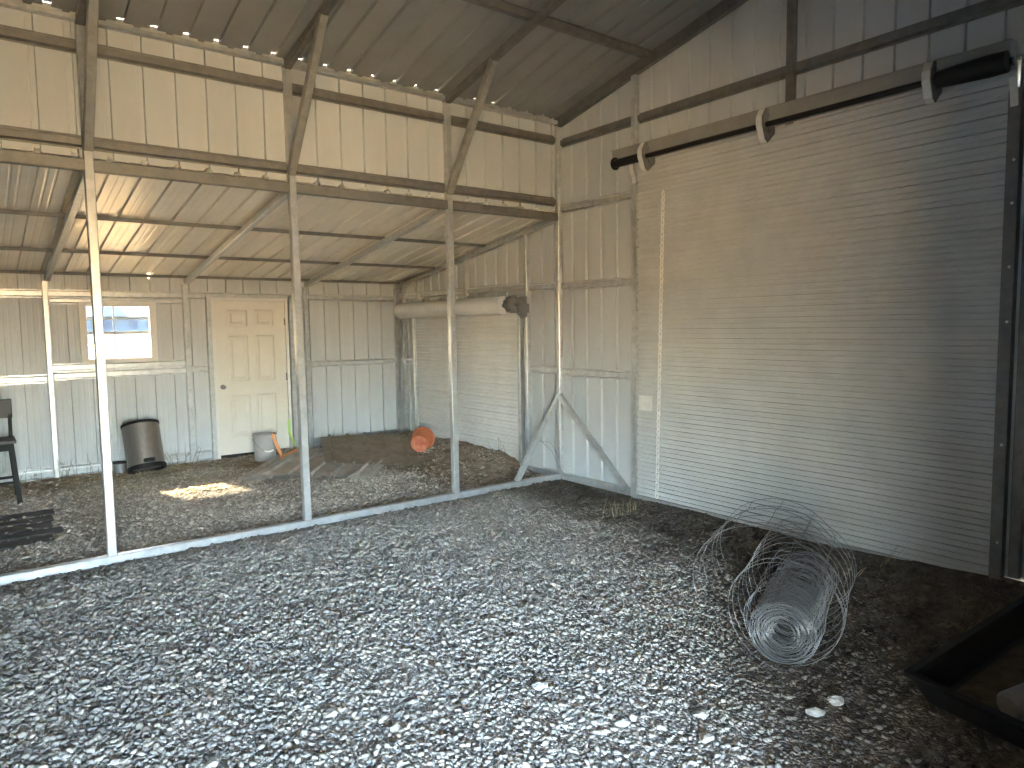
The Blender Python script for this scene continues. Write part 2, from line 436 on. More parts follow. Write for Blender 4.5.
# openings
BIGD = (-4.325, -1.215, -1, 3.30)
SMALLD = (0.75, 3.205, -1, 1.91)
WIN = (-4.23, -3.49, 1.36, 2.05)
WALK = (-2.76, -1.79, -1, 2.115)
FRONT_OPEN = (-5.95, -3.35, -1, 2.86)      # unseen opening in the inner front wall, jambs set for the light
OUTER_LIGHT_OPEN = (-11.8, -3.9, -1, 2.20)      # unseen opening added in the outer wall to let light in

wr = ribbed('wall_right', FR, 0.03, lambda y: -0.005 if y < -4.42 else -0.09, lambda y: zr(y)+0.012, lambda s,t,l: (0.034+t, s, l), M_SHEET, 0.035, [BIGD], breaks=(-2.745,-4.42))
struct(wr)
we = ribbed('wall_right_lean_to', 0.03, D+0.034, lambda y: -0.09, lambda y: zl(y)+0.012, lambda s,t,l: (0.034+t, s, l), M_SHEET, 0.10, [SMALLD]); struct(we)
wp = ribbed('wall_partition', XL, 0.034, lambda x: 2.962, lambda x: 3.934 if abs((x+0.078+RP/2) % RP - RP/2) < 0.018 else 4.036, lambda s,t,l: (s, 0.034+t, l), M_SHEET, -0.078); struct(wp)
wb = ribbed('wall_back', XL, 0.034, lambda x: -0.09, lambda x: zl(D)-0.035 if abs((x+0.076+RP/2) % RP - RP/2) < 0.018 else zl(D)+0.02, lambda s,t,l: (s, D+0.034+t, l), M_SHEET, -0.076, [WIN, WALK], minor=True); struct(wb)
wf = ribbed('wall_front', XL, 0.034, lambda x: -0.09, lambda x: 4.036, lambda s,t,l: (s, FR-0.034-t, l), M_SHEET, 0.05, [FRONT_OPEN]); struct(wf)
wl = ribbed('wall_left', FR, 0.03, lambda y: -0.09, lambda y: zr(y)+0.012, lambda s,t,l: (XL-t, s, l), M_SHEET, 0.0, [], breaks=(-2.745,)); struct(wl)
wll = ribbed('wall_left_lean_to', 0.03, D+0.034, lambda y: -0.09, lambda y: zl(y)+0.012, lambda s,t,l: (XL-t, s, l), M_SHEET, 0.10); struct(wll)
def zf(y): return 2.980 - LS*(FR-y)           # unseen front lean-to added to narrow the light, mirrors the rear one
wo = ribbed('added_wall_outer', XL, 0.034, lambda x: -0.09, lambda x: zf(FY)-0.01, lambda s,t,l: (s, FY-0.034-t, l), M_SHEET, 0.05, [OUTER_LIGHT_OPEN]); struct(wo)  # unseen wall added so that its opening shapes the light
wfl = ribbed('added_wall_left_front', FY-0.034, FR, lambda y: -0.09, lambda y: zf(y)+0.012, lambda s,t,l: (XL-t, s, l), M_SHEET, 0.1); struct(wfl)
wfr = ribbed('added_wall_right_front', FY-0.034, FR, lambda y: -0.09, lambda y: zf(y)+0.012, lambda s,t,l: (0.034+t, s, l), M_SHEET, 0.1); struct(wfr)
m4 = ribbed('added_ceiling_front', XL-0.05, 0.06, lambda x: FY-0.085, lambda x: FR+0.005, lambda s,t,l: (s, l, zf(l)+t), M_LEAN, -0.078); struct(m4)  # unseen roof over the added front lean-to, keeps light low
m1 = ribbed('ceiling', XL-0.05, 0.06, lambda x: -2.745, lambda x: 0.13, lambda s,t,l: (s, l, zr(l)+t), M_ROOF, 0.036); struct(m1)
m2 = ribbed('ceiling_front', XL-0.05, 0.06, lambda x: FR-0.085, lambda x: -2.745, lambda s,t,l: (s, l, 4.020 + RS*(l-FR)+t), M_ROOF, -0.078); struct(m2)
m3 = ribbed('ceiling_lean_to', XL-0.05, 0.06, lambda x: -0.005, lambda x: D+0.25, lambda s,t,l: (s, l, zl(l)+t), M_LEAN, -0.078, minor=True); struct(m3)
mb = MB(); mb.prism([(-0.18,-0.04),(0,0),(0.18,-0.04),(0.18,-0.034),(0,0.006),(-0.18,-0.034)], (XL-0.05,-2.745,zr(-2.745)+0.03), (0.06,-2.745,zr(-2.745)+0.03))
struct(mb.build('trim_1', M_ROOF))

# ------------------------------------------------------------------ steel frame
def beam(name, a, b, w, h, label, cat, material=None, up=(0,0,1), sec=None, group=None):
    m = MB(); m.prism(sec or rsec(w, h), a, b, up)
    o = m.build(name, material or M_STEEL)
    return tag(o, label, cat, group)
PW = 0.064
where = {0: 'in the corner beside the two diagonal braces', 1: 'first from the braced corner', 2: 'in front of the walk-in door', 3: 'in front of the window'}
for i, x in enumerate(XF):
    bot = -0.05 if i == 0 else 0.012
    o = beam('post', (x+{1:0.018,2:0.034}.get(i,0),0,bot), (x,0,3.92), PW, PW, 'tall galvanised steel post of the partition row, ' + where[i], 'post', up=(0,1,0))
# sill on the ground along the partition
beam('sill_rail', (XL,0,-0.022), (-0.032,0,-0.022), 0.064, 0.068, 'long galvanised sill tube on the gravel under the partition posts', 'sill rail')
# partition girts
YG = -0.0
beam('girt', (XL,0.0,3.957), (0.0,0.0,3.957), 0.06, 0.040, 'eave tube directly under the main roof edge, over the row of light gaps', 'girt')
gsec = hat(0.075, 0.032, 0.014)
def wallgirt(a, b, out, label, mat_=None, sec=None):
    """hat channel lying on the wall, crown facing the room; out = vector from room to wall"""
    m = MB(); m.prism(sec or gsec, a, b, up=out)
    o = m.build('girt', mat_ or M_STEEL)
    return tag(o, label, 'girt')
wallgirt((XL,0.033,3.770), (-0.034,0.033,3.770), (0,1,0), 'upper girt across the beige partition cladding, just below the eave', M_DULL)
wallgirt((XL,0.033,3.095), (-0.034,0.033,3.095), (0,1,0), 'lower girt of the beige partition cladding, above the lean-to roof edge', M_DULL)
beam('girt', (XL,-0.0,2.925), (-0.034,-0.0,2.925), 0.06, 0.085, 'header tube carrying the upper edge of the lean-to roof sheets', 'girt', M_DULL)
# knee braces
for i, x in ((1,XF[1]),(2,XF[2]),(3,XF[3])):
    y1 = -0.80; z1 = 3.90+RS*0.80+0.02
    beam('knee_brace', (x,-0.018,3.04), (x,y1,z1), PW, PW, 'slanted knee brace from roof rafter to the post ' + {1:'nearest the corner',2:'in front of the walk-in door',3:'in front of the window'}[i], 'knee brace', M_MID, up=(1,0,0))
# main rafters
for i, x in enumerate(XF):
    m = MB()
    hh = 0.112 if i == 0 else 0.064; zc = 3.900 + hh/2
    m.prism(rsec(0.06,hh), (x,0.03,zc-RS*0.03), (x,-2.745,zc+RS*2.745), (0,0,1))
    m.prism(rsec(0.06,hh), (x,-2.745,zc+RS*2.745), (x,FR-0.03,zc-RS*0.03), (0,0,1))
    o = m.build('rafter', M_DULL)
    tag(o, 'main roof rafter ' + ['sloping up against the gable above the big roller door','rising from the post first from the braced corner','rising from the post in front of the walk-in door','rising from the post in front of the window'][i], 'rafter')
psec = hat(0.085, 0.05, 0.02)
for y, lab in ((-1.33,'dark roof purlin crossing the main ceiling high above the knee braces'),):
    m = MB(); m.prism(psec, (XL,y,zr(y)-0.004), (-0.01,y,zr(y)-0.004), (0,0,1)); tag(m.build('purlin', M_DULL), lab, 'purlin')
# lean-to rafters and purlins
for i, x in enumerate(XF):
    o = beam('rafter', (x,0.03,2.885-LS*0.03+0.031), (x,D+0.02,2.885-LS*(D+0.02)+0.031), 0.06, 0.062,
         'lean-to roof rafter ' + ['against the end wall above the small roller door','ending at the back wall post beside the walk-in door, hinge side','ending at the back wall post between window and walk-in door','ending at the back wall post by the window, stool side'][i], 'rafter', M_STEEL)
lsec = hat(0.05, 0.030, 0.014)
for y, lab in ((1.42,'upper purlin under the lean-to roof sheets'), (2.66,'middle purlin under the lean-to roof sheets'), (3.70,'eave purlin of the lean-to at the top of the back wall')):
    m = MB(); m.prism(lsec, (XL,y,zl(y)-0.003), (-0.01,y,zl(y)-0.003), (0,0,1)); tag(m.build('purlin', M_DULL), lab, 'purlin')
# corner diagonal braces
beam('diagonal_brace', (-0.64,0.0,0.012), (0.0,-0.0,0.99), PW, 0.05, 'steel diagonal brace standing on the sill, leaning to the corner post', 'diagonal brace', up=(0,1,0))
beam('diagonal_brace', (-0.035,-1.06,0.02), (-0.035,-0.035,0.92), PW, 0.05, 'steel diagonal brace along the end wall, from corner post to big roller door', 'diagonal brace', up=(1,0,0))
# right wall, main bay
beam('base_rail', (0,-1.12,-0.01), (0,-0.03,-0.01), 0.062, 0.075, 'base rail at the foot of the end wall under the second diagonal brace', 'base rail')
beam('base_rail', (0,0.03,-0.01), (0,0.62,-0.01), 0.062, 0.075, 'short base rail between the corner post and the small roller door', 'base rail')
for y, z0, lab in ((-1.150,-0.05,'gable post at the near-corner jamb of the big roller door'), (-2.82,3.30,'short gable post at the middle above the big roller door'), (-4.485,0.03,'dark full-height post beyond the far jamb of the big roller door')):
    w = 0.064
    beam('gable_post', (0,y,z0), (0,y,3.90+RS*(2.745-abs(y+2.745))), w, w, lab, 'post', M_STEEL if y == -1.15 else M_DULL, up=(0,1,0))  # shade on the far post is put into the darker steel
wallgirt((0.033,-4.45,3.735), (0.033,-0.034,3.735), (1,0,0), 'gable girt crossing the cladding above the big roller door header', M_DULL)
for z, lab in ((3.012,'high girt between the corner post and the top of the big roller door'), (2.155,'middle girt between the corner post and the big roller door jamb'), (1.19,'low girt between the corner post and the big roller door jamb')):
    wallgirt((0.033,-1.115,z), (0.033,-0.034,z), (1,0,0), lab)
wallgirt((0.033,FR+0.1,1.20), (0.033,-4.52,1.20), (1,0,0), 'dark girt on the wall past the far jamb of the big roller door', M_DULL)  # far-end shade put into the girt by the darker steel
# lean-to end wall
def zlow(y): return 2.885-LS*y
beam('stud', (0,0.585,-0.04), (0,0.585,zlow(0.585)), 0.06, 0.06, 'end wall stud carrying the chain hoist side of the small roller door', 'post', up=(0,1,0))
beam('stud', (0,1.89,2.13), (0,1.89,zlow(1.89)), 0.06, 0.06, 'short stud above the middle of the small roller door', 'post', up=(0,1,0))
beam('stud', (0,3.14,2.13), (0,3.14,zlow(3.14)), 0.06, 0.06, 'short stud above the far end of the small roller door, by the corner', 'post', up=(0,1,0))
beam('stud', (0,3.62,-0.04), (0,3.62,zlow(3.62)), 0.06, 0.06, 'end wall stud in the back corner left of the small roller door', 'post', up=(0,1,0))
wallgirt((0.033,0.62,2.19), (0.033,D,2.19), (1,0,0), 'girt on the end wall just above the small roller door drum')
wallgirt((0.033,0.034,2.165), (0.033,0.553,2.165), (1,0,0), 'upper short girt between corner post and small roller door stud')
wallgirt((0.033,0.034,1.20), (0.033,0.553,1.20), (1,0,0), 'lower short girt between corner post and small roller door stud')
wallgirt((0.033,3.27,1.20), (0.033,D,1.20), (1,0,0), 'short girt on the strip left of the small roller door')
# back wall
bw = {0:'back wall corner post at the end of the lean-to',1:'back wall post on the hinge side of the walk-in door',2:'back wall post between the window and the walk-in door',3:'pale back wall post near the black stool'}
for i, x in enumerate(XF):
    beam('wall_stud', (x-0.03,D,-0.03), (x-0.03,D,zlow(D)), 0.06, 0.06, bw[i], 'post', up=(0,1,0))
beam('door_stud', (-2.815,D-0.005,-0.03), (-2.815,D-0.005,2.17), 0.06, 0.06, 'stud framing the knob side of the walk-in door', 'post', up=(0,1,0))
beam('door_stud', (-1.715,D-0.005,-0.03), (-1.715,D-0.005,2.17), 0.06, 0.06, 'stud framing the hinge side of the walk-in door', 'post', up=(0,1,0))
yb = D+0.033
wallgirt((XL,yb,2.165), (-0.03,yb,2.165), (0,1,0), 'long top girt of the back wall above window and walk-in door')
wallgirt((-4.55,yb-0.001,2.085), (-3.12,yb-0.001,2.085), (0,1,0), 'girt lying directly on the head of the window', None, hat(0.06,0.03,0.010))
wallgirt((-4.57,yb,1.295), (-3.12,yb,1.295), (0,1,0), 'girt directly under the window sill')
wallgirt((-4.57,yb-0.001,1.20), (-3.12,yb-0.001,1.20), (0,1,0), 'second girt below the window, under the sill girt')
wallgirt((XL,yb,1.175), (-4.635,yb,1.175), (0,1,0), 'middle girt of the back wall behind the black stool')
wallgirt((-3.062,yb,1.205), (-2.85,yb,1.205), (0,1,0), 'very short girt beside the knob side of the walk-in door')
wallgirt((-1.68,yb,1.205), (-1.525,yb,1.205), (0,1,0), 'very short girt beside the hinge side of the walk-in door')
wallgirt((-1.46,yb,1.205), (-0.06,yb,1.205), (0,1,0), 'middle girt of the back wall between walk-in door and corner')
for a, b, lab in ((XL,-4.64,'base rail of the back wall behind the black stool'), (-4.56,-3.13,'base rail of the back wall behind the steel can'), (-3.06,-2.85,'very short base rail beside the knob side of the walk-in door'), (-1.46,-0.06,'base rail of the back wall behind the stacked roof sheets')):
    m = MB(); m.prism(rsec(0.06,0.05), (a,D,-0.01), (b,D,-0.01)); m.prism(hat(0.05,0.03,0.01), (a,yb,0.095), (b,yb,0.095), (0,1,0))
    tag(m.build('base_rail', M_STEEL), lab, 'base rail')

# ------------------------------------------------------------------ window
def make_window():
    x0, x1, z0, z1 = WIN; f = MB(); y0, y1 = D-0.012, D+0.06
    t = 0.028
    for lo, hi in (((x0-0.05,y0,z0-0.03),(x0+t,y1,z1+0.03)), ((x1-t,y0,z0-0.03),(x1+0.05,y1,z1+0.03)), ((x0+t,y0,z1-t),(x1-t,y1,z1+0.03)), ((x0+t,y0,z0-0.03),(x1-t,y1,z0+t))):
        f.box(lo, hi, 0.004)
    w = struct(f.build('window_1', M_WHITE), 'small white sash window with grid bars in the back wall')
    zm = (z0+z1)/2 - 0.005
    s = MB(); s.box((x0+t,D+0.01,zm-0.016),(x1-t,D+0.05,zm+0.016),0.003); s.build('window_meeting_rail', M_WHITE, w)
    for za, zb, yy in ((zm+0.016,z1-t,D+0.040),(z0+t,zm-0.016,D+0.022)):
        b = MB(); xm = x0 + 0.43*(x1-x0); zz = (za+zb)/2
        b.box((xm-0.007,yy-0.006,za),(xm+0.007,yy+0.006,zb)); b.box((x0+t,yy-0.005,zz-0.006),(x1-t,yy+0.005,zz+0.006))
        b.build('window_grid', M_WHITE, w)
        g = MB(); g.box((x0+t,yy+0.008,za),(x1-t,yy+0.011,zb)); g.build('window_pane', M_GLASS if za > zm else M_GLASS_LOW, w)
make_window()

# ------------------------------------------------------------------ walk-in door
def make_walk_door():
    x0, x1, zt = -2.737, -1.800, 2.10; yf = D+0.004
    f = MB(); z0 = 0.035
    f.box((x0-0.045,D-0.012,-0.03),(x0-0.004,D+0.055,zt+0.04),0.004); f.box((x1+0.004,D-0.012,-0.03),(x1+0.045,D+0.055,zt+0.04),0.004); f.box((x0-0.004,D-0.012,zt+0.004),(x1+0.004,D+0.055,zt+0.04),0.004)
    f.box((x0-0.03,D+0.046,-0.03),(x0+0.012,D+0.06,zt+0.03)); f.box((x1-0.012,D+0.046,-0.03),(x1+0.03,D+0.06,zt+0.03)); f.box((x0-0.03,D+0.046,zt-0.012),(x1+0.03,D+0.06,zt+0.03))
    root = struct(f.build('door_1', M_WHITE), 'closed cream six-panel walk-in door in the back wall')
    bm = bmesh.new()
    W = x1-x0; H = zt-z0
    xs = [0, 0.17*W, 0.45*W, 0.55*W, 0.83*W, W]; zs = [0, 0.115*H, 0.385*H, 0.475*H, 0.775*H, 0.835*H, 0.945*H, H]
    m = MB()
    for i in range(5):
        for j in range(7):
            a, b, c, d = x0+xs[i], x0+xs[i+1], z0+zs[j], z0+zs[j+1]
            if i in (1,3) and j in (1,3,5):
                q = 0.014; r = 0.045; e = 0.010
                rect = lambda k, y: [(a+k,y,c+k),(b-k,y,c+k),(b-k,y,d-k),(a+k,y,d-k)]
                R = [rect(0,yf), rect(q,yf+e), rect(r,yf+e), rect(r+0.012,yf+0.003)]
                for u in range(3):
                    m.add(R[u]+R[u+1], [(k,(k+1)%4,4+(k+1)%4,4+k) for k in range(4)])
                m.add(R[3], [(0,1,2,3)])
            else:
                m.add([(a,yf,c),(b,yf,c),(b,yf,d),(a,yf,d)], [(0,1,2,3)])
    m.add([(x0,yf,z0),(x1,yf,z0),(x1,yf,zt),(x0,yf,zt),(x0,yf+0.045,z0),(x1,yf+0.045,z0),(x1,yf+0.045,zt),(x0,yf+0.045,zt)],
          [(4,5,6,7),(0,1,5,4),(2,3,7,6),(1,2,6,5),(0,3,7,4)])
    m.build('door_leaf', M_DOOR, root)
    k = MB(); M = Matrix.Translation((x0+0.065,yf,0.955)) @ Matrix.Rotation(PI/2, 4, 'X')
    k.lathe([(0.0,0),(0.033,0),(0.033,0.006),(0.013,0.010),(0.012,0.035),(0.027,0.042),(0.030,0.055),(0.024,0.068),(0,0.072)], M, 20)
    k.build('door_knob', M_GREY, root, 0.7)
    for z in (0.28,1.05,1.82):
        h = MB(); h.box((x1-0.012,yf-0.006,z-0.05),(x1+0.016,yf+0.004,z+0.05)); h.tube([(x1+0.002,yf-0.008,z-0.05),(x1+0.002,yf-0.008,z+0.05)],0.007,8); h.build('door_hinge', M_GREY, root)
    s = MB(); s.box((x0-0.045,D-0.004,-0.06),(x1+0.045,D+0.06,0.034)); s.build('door_gap_strip', M_BLACK, root)  # black strip stands for the dark gap under the door leaf
make_walk_door()

# ------------------------------------------------------------------ roller doors
def curtain_mesh(y0, y1, z0, z1, x, p=0.0895):
    """slatted curtain, interior side towards -x"""
    prof = []
    z = z0
    base = [(0.0,0.026),(0.012,0.026),(0.0135,0.0),(0.043,0.0),(0.0445,0.012),(0.0485,0.012),(0.057,0.004),(0.086,0.004)]
    while z < z1:
        for dz, t in base:
            if z+dz < z1: prof.append((z+dz, t))
        z += p
    prof.append((z1, 0.0))
    m = MB(); n = len(prof)
    vs = [(x+t, y0, zz) for zz, t in prof] + [(x+t, y1, zz) for zz, t in prof] + [(x+0.030, y0, zz) for zz, t in prof] + [(x+0.030, y1, zz) for zz, t in prof]
    fs = [(i, n+i, n+i+1, i+1) for i in range(n-1)]
    fs += [(2*n, 2*n+n-1, 3*n+n-1, 3*n)]
    fs += [(0, n, 3*n, 2*n), (n-1, 3*n-1, 4*n-1, 2*n-1)]
    m.add(vs, fs)
    return m
def chain(pts0, pts1, n, r, name, material, parent):
    """oval links one after another from pts0 to pts1"""
    a = Vector(pts0); b = Vector(pts1); d = (b-a)/n; L = d.length; t = d.normalized()
    m = MB()
    for k in range(n):
        c = a + d*(k+0.5); sd = Vector((0,1,0)) if k % 2 else Vector((1,0,0))
        ring = [c + t*math.cos(q)*L*0.68 + sd*math.sin(q)*L*0.30 for q in [2*PI*i/8 for i in range(8)]]
        m.tube(ring, r, 4, closed=True)
    return m.build(name, material, parent)

def big_roller():
    root = thing('roller_door', 'big closed grey roller door filling most of the end wall', 'roller door', (0,-2.74,-0.04))
    curtain_mesh(-4.375,-1.175,-0.03,3.36,-0.012).build('curtain', M_CURT, root)
    b = MB(); b.box((-0.030,-4.36,-0.062),(0.012,-1.19,-0.022),0.004); b.box((-0.045,-4.36,-0.062),(-0.026,-1.19,-0.052)); b.build('bottom_bar', M_STEEL, root)
    for y, s, mt in ((-1.185,1,M_STEEL),(-4.385,-1,M_DULL)):  # far rail takes the darker steel, its shade put into the colour
        g = MB()
        g.prism([(-0.004,-0.034),(0.004,-0.034),(0.004,0.034),(-0.004,0.034)], (-0.048,y,-0.05), (-0.048,y,3.16), (0,1,0))
        g.prism([(-0.030,-0.004),(0.030,-0.004),(0.030,0.004),(-0.030,0.004)], (-0.02,y+s*0.032,-0.05), (-0.02,y+s*0.032,3.16), (0,1,0))
        g.box((-0.048,min(y+s*0.026,y+s*0.032),-0.05),(0.05,max(y+s*0.026,y+s*0.032),3.36))  # hidden plate added to block light leaking past the curtain edge
        gr = g.build('guide_rail', mt, root)
        mth = MB()
        pr = [(-0.045,3.08),(-0.060,3.16),(-0.085,3.20),(-0.100,3.28)] if s > 0 else [(-0.050,3.05),(-0.065,3.12),(-0.08,3.17),(-0.095,3.22)]
        for (xa,za),(xb,zb) in zip(pr[:-1],pr[1:]):
            mth.prism([(-0.022,-0.003),(0.022,-0.003),(0.022,0.003),(-0.022,0.003)], (xa,y,za), (xb,y,zb), (1,0,0))
        mth.build('guide_mouth', M_ZINC, gr)
    h = MB(); h.box((-0.125,-4.38,3.305),(-0.034,-0.955,3.440),0.006); h.box((-0.130,-4.38,3.436),(-0.034,-0.955,3.446)); h.box((-0.036,-4.425,3.352),(0.05,-1.15,3.358)); h.build('header_box', M_HEAD, root)  # last box is a hidden plate added to stop light over the curtain
    xs, zs = -0.150, 3.305
    s = MB(); s.tube([(xs,-4.40,zs),(xs,-1.02,zs)], 0.022, 14)
    s.lathe([(0.0,0),(0.040,0),(0.040,0.30),(0.0,0.30)], Matrix.Translation((xs,-1.02,zs)) @ Matrix.Rotation(PI/2,4,'X'), 18)
    s.lathe([(0.0,0),(0.052,0),(0.058,0.05),(0.070,0.30),(0.066,0.40),(0.0,0.42)], Matrix.Translation((xs,-3.97,zs+0.0)) @ Matrix.Rotation(PI/2,4,'X'), 18)
    s.lathe([(0.0,0),(0.062,0),(0.062,0.015),(0.0,0.015)], Matrix.Translation((xs,-1.015,zs)) @ Matrix.Rotation(PI/2,4,'X'), 10)
    s.build('shaft', M_BLACK, root, 0.6)
    for y in (-1.43,-2.70,-3.95):
        pl = MB(); out = [(-0.03,3.43),(-0.17,3.43),(-0.215,3.36),(-0.215,3.30),(-0.17,3.19),(-0.13,3.165),(-0.03,3.25)]
        n = len(out); vs = [(x,y-0.003,z) for x,z in out]+[(x,y+0.003,z) for x,z in out]
        pl.add(vs, [tuple(range(n-1,-1,-1)), tuple(range(n,2*n))]+[(i,(i+1)%n,n+(i+1)%n,n+i) for i in range(n)])
        for zz in (3.26,3.38): pl.lathe([(0.0,0),(0.012,0),(0.012,0.012),(0,0.012)], Matrix.Translation((-0.12,y-0.003,zz)) @ Matrix.Rotation(PI/2,4,'X'), 8)
        bo = pl.build('bracket', M_GREY, root)
        fl = MB(); edge = [(-0.17,3.428),(-0.215,3.36),(-0.215,3.30),(-0.172,3.195),(-0.135,3.168)]
        for (xa,za),(xb,zb) in zip(edge[:-1],edge[1:]):
            fl.prism([(-0.026,-0.003),(0.026,-0.003),(0.026,0.003),(-0.026,0.003)], (xa,y+0.026,za), (xb,y+0.026,zb), (1,0,0.2))
        fl.build('bracket_flange', M_ZINC, bo)
    p = MB(); p.box((-0.022,-1.395,0.855),(-0.012,-1.225,1.005),0.003); p.box((-0.034,-1.37,0.915),(-0.020,-1.23,0.940),0.003); o = p.build('lock_plate', M_ZINC, root); o['label'] = 'pale latch plate low on the curtain edge'
    # pale studs standing for light through holes in the far rail
    bt = MB()
    for z in (2.72,2.45,2.05,1.70,0.9,0.25): bt.lathe([(0.0,0),(0.010,0),(0.008,0.006),(0,0.008)], Matrix.Translation((-0.052,-4.395,z)) @ Matrix.Rotation(-PI/2,4,'Y'), 10)
    bt.build('rail_light_dots', M_ZINC, root)
    chain((-0.03,-1.535,2.97),(-0.03,-1.47,0.0),56,0.007,'pull_chain',M_CHAIN,root)
    return root
big_roller()

def small_roller():
    root = thing('roller_door', 'small pale roller door with rolled drum in the lean-to end wall', 'roller door', (0,1.97,0))
    curtain_mesh(0.70,3.255,-0.03,1.96,-0.012,0.092).build('curtain', M_CURT2, root)
    b = MB(); b.box((-0.03,0.70,-0.06),(0.012,3.25,-0.02),0.004); b.build('bottom_bar', M_STEEL, root)
    for y in (0.690,3.262):
        g = MB(); g.prism(rsec(0.05,0.055,0.004), (-0.03,y,-0.05), (-0.03,y,1.86), (0,1,0)); q = 1 if y > 2 else -1; g.box((-0.04,min(y,y+q*0.028),-0.05),(0.05,max(y,y+q*0.028),1.95)); g.build('guide_rail', M_STEEL, root)  # the box is a plate added against light leaks at the edge
    # rolled curtain: ribs run round the drum
    d = MB(); cx, cz, R0 = -0.185, 1.965, 0.112; n = 72
    prof = []
    for k in range(n):
        a = 2*PI*k/n; r = R0*(1 - 0.030*max(0, math.cos(a*10))**6)
        prof.append((math.cos(a)*r, math.sin(a)*r))
    d.prism(prof, (cx,0.80,cz), (cx,3.36,cz), (0,0,1))
    pr2 = [(u*0.72, v*0.72) for u, v in prof]
    d.prism(pr2, (cx,3.36,cz), (cx,3.42,cz), (0,0,1))
    d.box((-0.10,0.70,1.948),(0.05,3.26,1.954)); d.build('curtain_roll', M_CURT2, root, 0.5)  # hidden plate added above the curtain to block light leaks
    for y, mt in ((3.45,M_STEEL),(0.55,M_GREY)):
        e = MB()
        out = [(-0.03,1.82),(-0.03,2.07),(-0.20,2.05),(-0.27,2.00),(-0.27,1.93),(-0.20,1.88),(-0.12,1.80)]
        k = len(out); e.add([(x,y-0.004,z) for x,z in out]+[(x,y+0.004,z) for x,z in out], [tuple(range(k-1,-1,-1)),tuple(range(k,2*k))]+[(i,(i+1)%k,k+(i+1)%k,k+i) for i in range(k)])
        e.build('end_bracket', mt, root)
    # chain hoist
    w = MB(); out = []
    for k in range(36):
        a = 2*PI*k/36; r = 0.096*(1 + 0.085*math.cos(9*a)); out.append((math.cos(a)*r, math.sin(a)*r))
    w.prism(out, (cx-0.02,0.565,cz+0.01), (cx-0.02,0.66,cz+0.01), (0,0,1))
    w.lathe([(0.0,0),(0.022,0),(0.022,0.03),(0,0.03)], Matrix.Translation((cx-0.02,0.565,cz+0.01)) @ Matrix.Rotation(PI/2,4,'X'), 16)
    w.build('hoist_wheel', M_GREY, root)
    a = MB(); a.box((-0.20,0.50,1.87),(-0.03,0.56,1.98),0.008); a.tube([(cx,0.5,cz),(cx,0.80,cz)],0.03,12); a.build('hoist_arm', M_GREY, root)
    chain((-0.055,3.235,1.86),(-0.05,3.225,0.2),40,0.007,'hand_chain',M_CHAIN,root)
    return root
small_roller()

# ------------------------------------------------------------------ steel can leaning on the back wall
def make_can():
    root = thing('trash_can', 'brushed steel pedal bin tipped back against the lean-to wall', 'trash can', (-3.72,3.42,-0.02))
    T = Matrix.Translation((-3.715,3.32,0.045)) @ Matrix.Rotation(math.radians(-2),4,'Y') @ Matrix.Rotation(math.radians(-21),4,'X')
    R = 0.205
    b = MB(); b.lathe([(R-0.012,0.03),(R,0.03),(R,0.55),(R-0.012,0.55),(R-0.012,0.03)], T, 48); b.build('body', M_BIN, root, 0.6)
    k = MB(); k.lathe([(0.0,0.05),(R-0.03,0.05),(R-0.02,0.0),(R+0.008,0.0),(R+0.010,0.045),(R-0.013,0.05)], T, 48); k.build('base_ring', M_BLACKP, root, 0.6)
    l = MB(); l.lathe([(R-0.02,0.545),(R+0.007,0.545),(R+0.007,0.575),(R-0.02,0.585),(0.10,0.60),(0.0,0.603)], T, 48); l.build('lid_rim', M_BLACKP, root, 0.6)
    p = MB(); bm = bmesh.new(); bmesh.ops.create_cube(bm, size=1)
    for v in bm.verts: v.co = Vector((v.co.x*0.12, -R-0.012+v.co.y*0.05, 0.075+v.co.z*0.045))
    bmesh.ops.bevel(bm, geom=bm.edges[:], offset=0.008, segments=2, affect='EDGES'); p.bm(bm, T); p.build('pedal', M_BLACKP, root)
make_can()
def make_tin():
    root = thing('paint_tin', 'small grey tin with a dark rim standing behind the steel pedal bin', 'tin', (-3.99,3.60,0.06))
    T = Matrix.Translation((-3.965,3.60,0.005))
    b = MB(); b.lathe([(0.0,0.0),(0.070,0.0),(0.072,0.004),(0.070,0.008),(0.070,0.12),(0.0,0.12)], T, 28); b.build('body', M_GREY, root, 0.6)
    b = MB(); b.lathe([(0.0,0.121),(0.05,0.121),(0.055,0.128),(0.066,0.130),(0.076,0.128),(0.076,0.112),(0.0,0.112)], T, 24); b.build('lid', M_BLACKP, root)
make_tin()

# ------------------------------------------------------------------ bucket, strap, pot
def make_bucket():
    g = float(ground_h(-2.28, 3.38))
    root = thing('bucket', 'pale grey plastic bucket standing in front of the walk-in door', 'bucket', (-2.275,3.38,g))
    T = Matrix.Translation((-2.275,3.38,g-0.006))
    b = MB()
    b.lathe([(0.0,0.0),(0.128,0.0),(0.133,0.008),(0.146,0.27),(0.155,0.272),(0.156,0.292),(0.148,0.294),(0.149,0.335),(0.158,0.337),(0.158,0.352),(0.149,0.352),(0.144,0.335),(0.127,0.012),(0.0,0.012)], T, 48)
    b.build('body', M_BUCK, root, 0.5)
    h = MB(); pts = []
    for k in range(25):
        a = PI*k/24; pts.append((-2.275-0.155*math.cos(a)*0.98, 3.38-0.165*math.sin(a), g+0.30-0.17*math.sin(a)))
    h.tube(pts, 0.004, 6); h.build('wire_handle', M_GREY, root)
    q = MB(); q.tube(pts[9:16], 0.011, 8); q.build('handle_grip', M_WHITE, root)
    return g
gb = make_bucket()
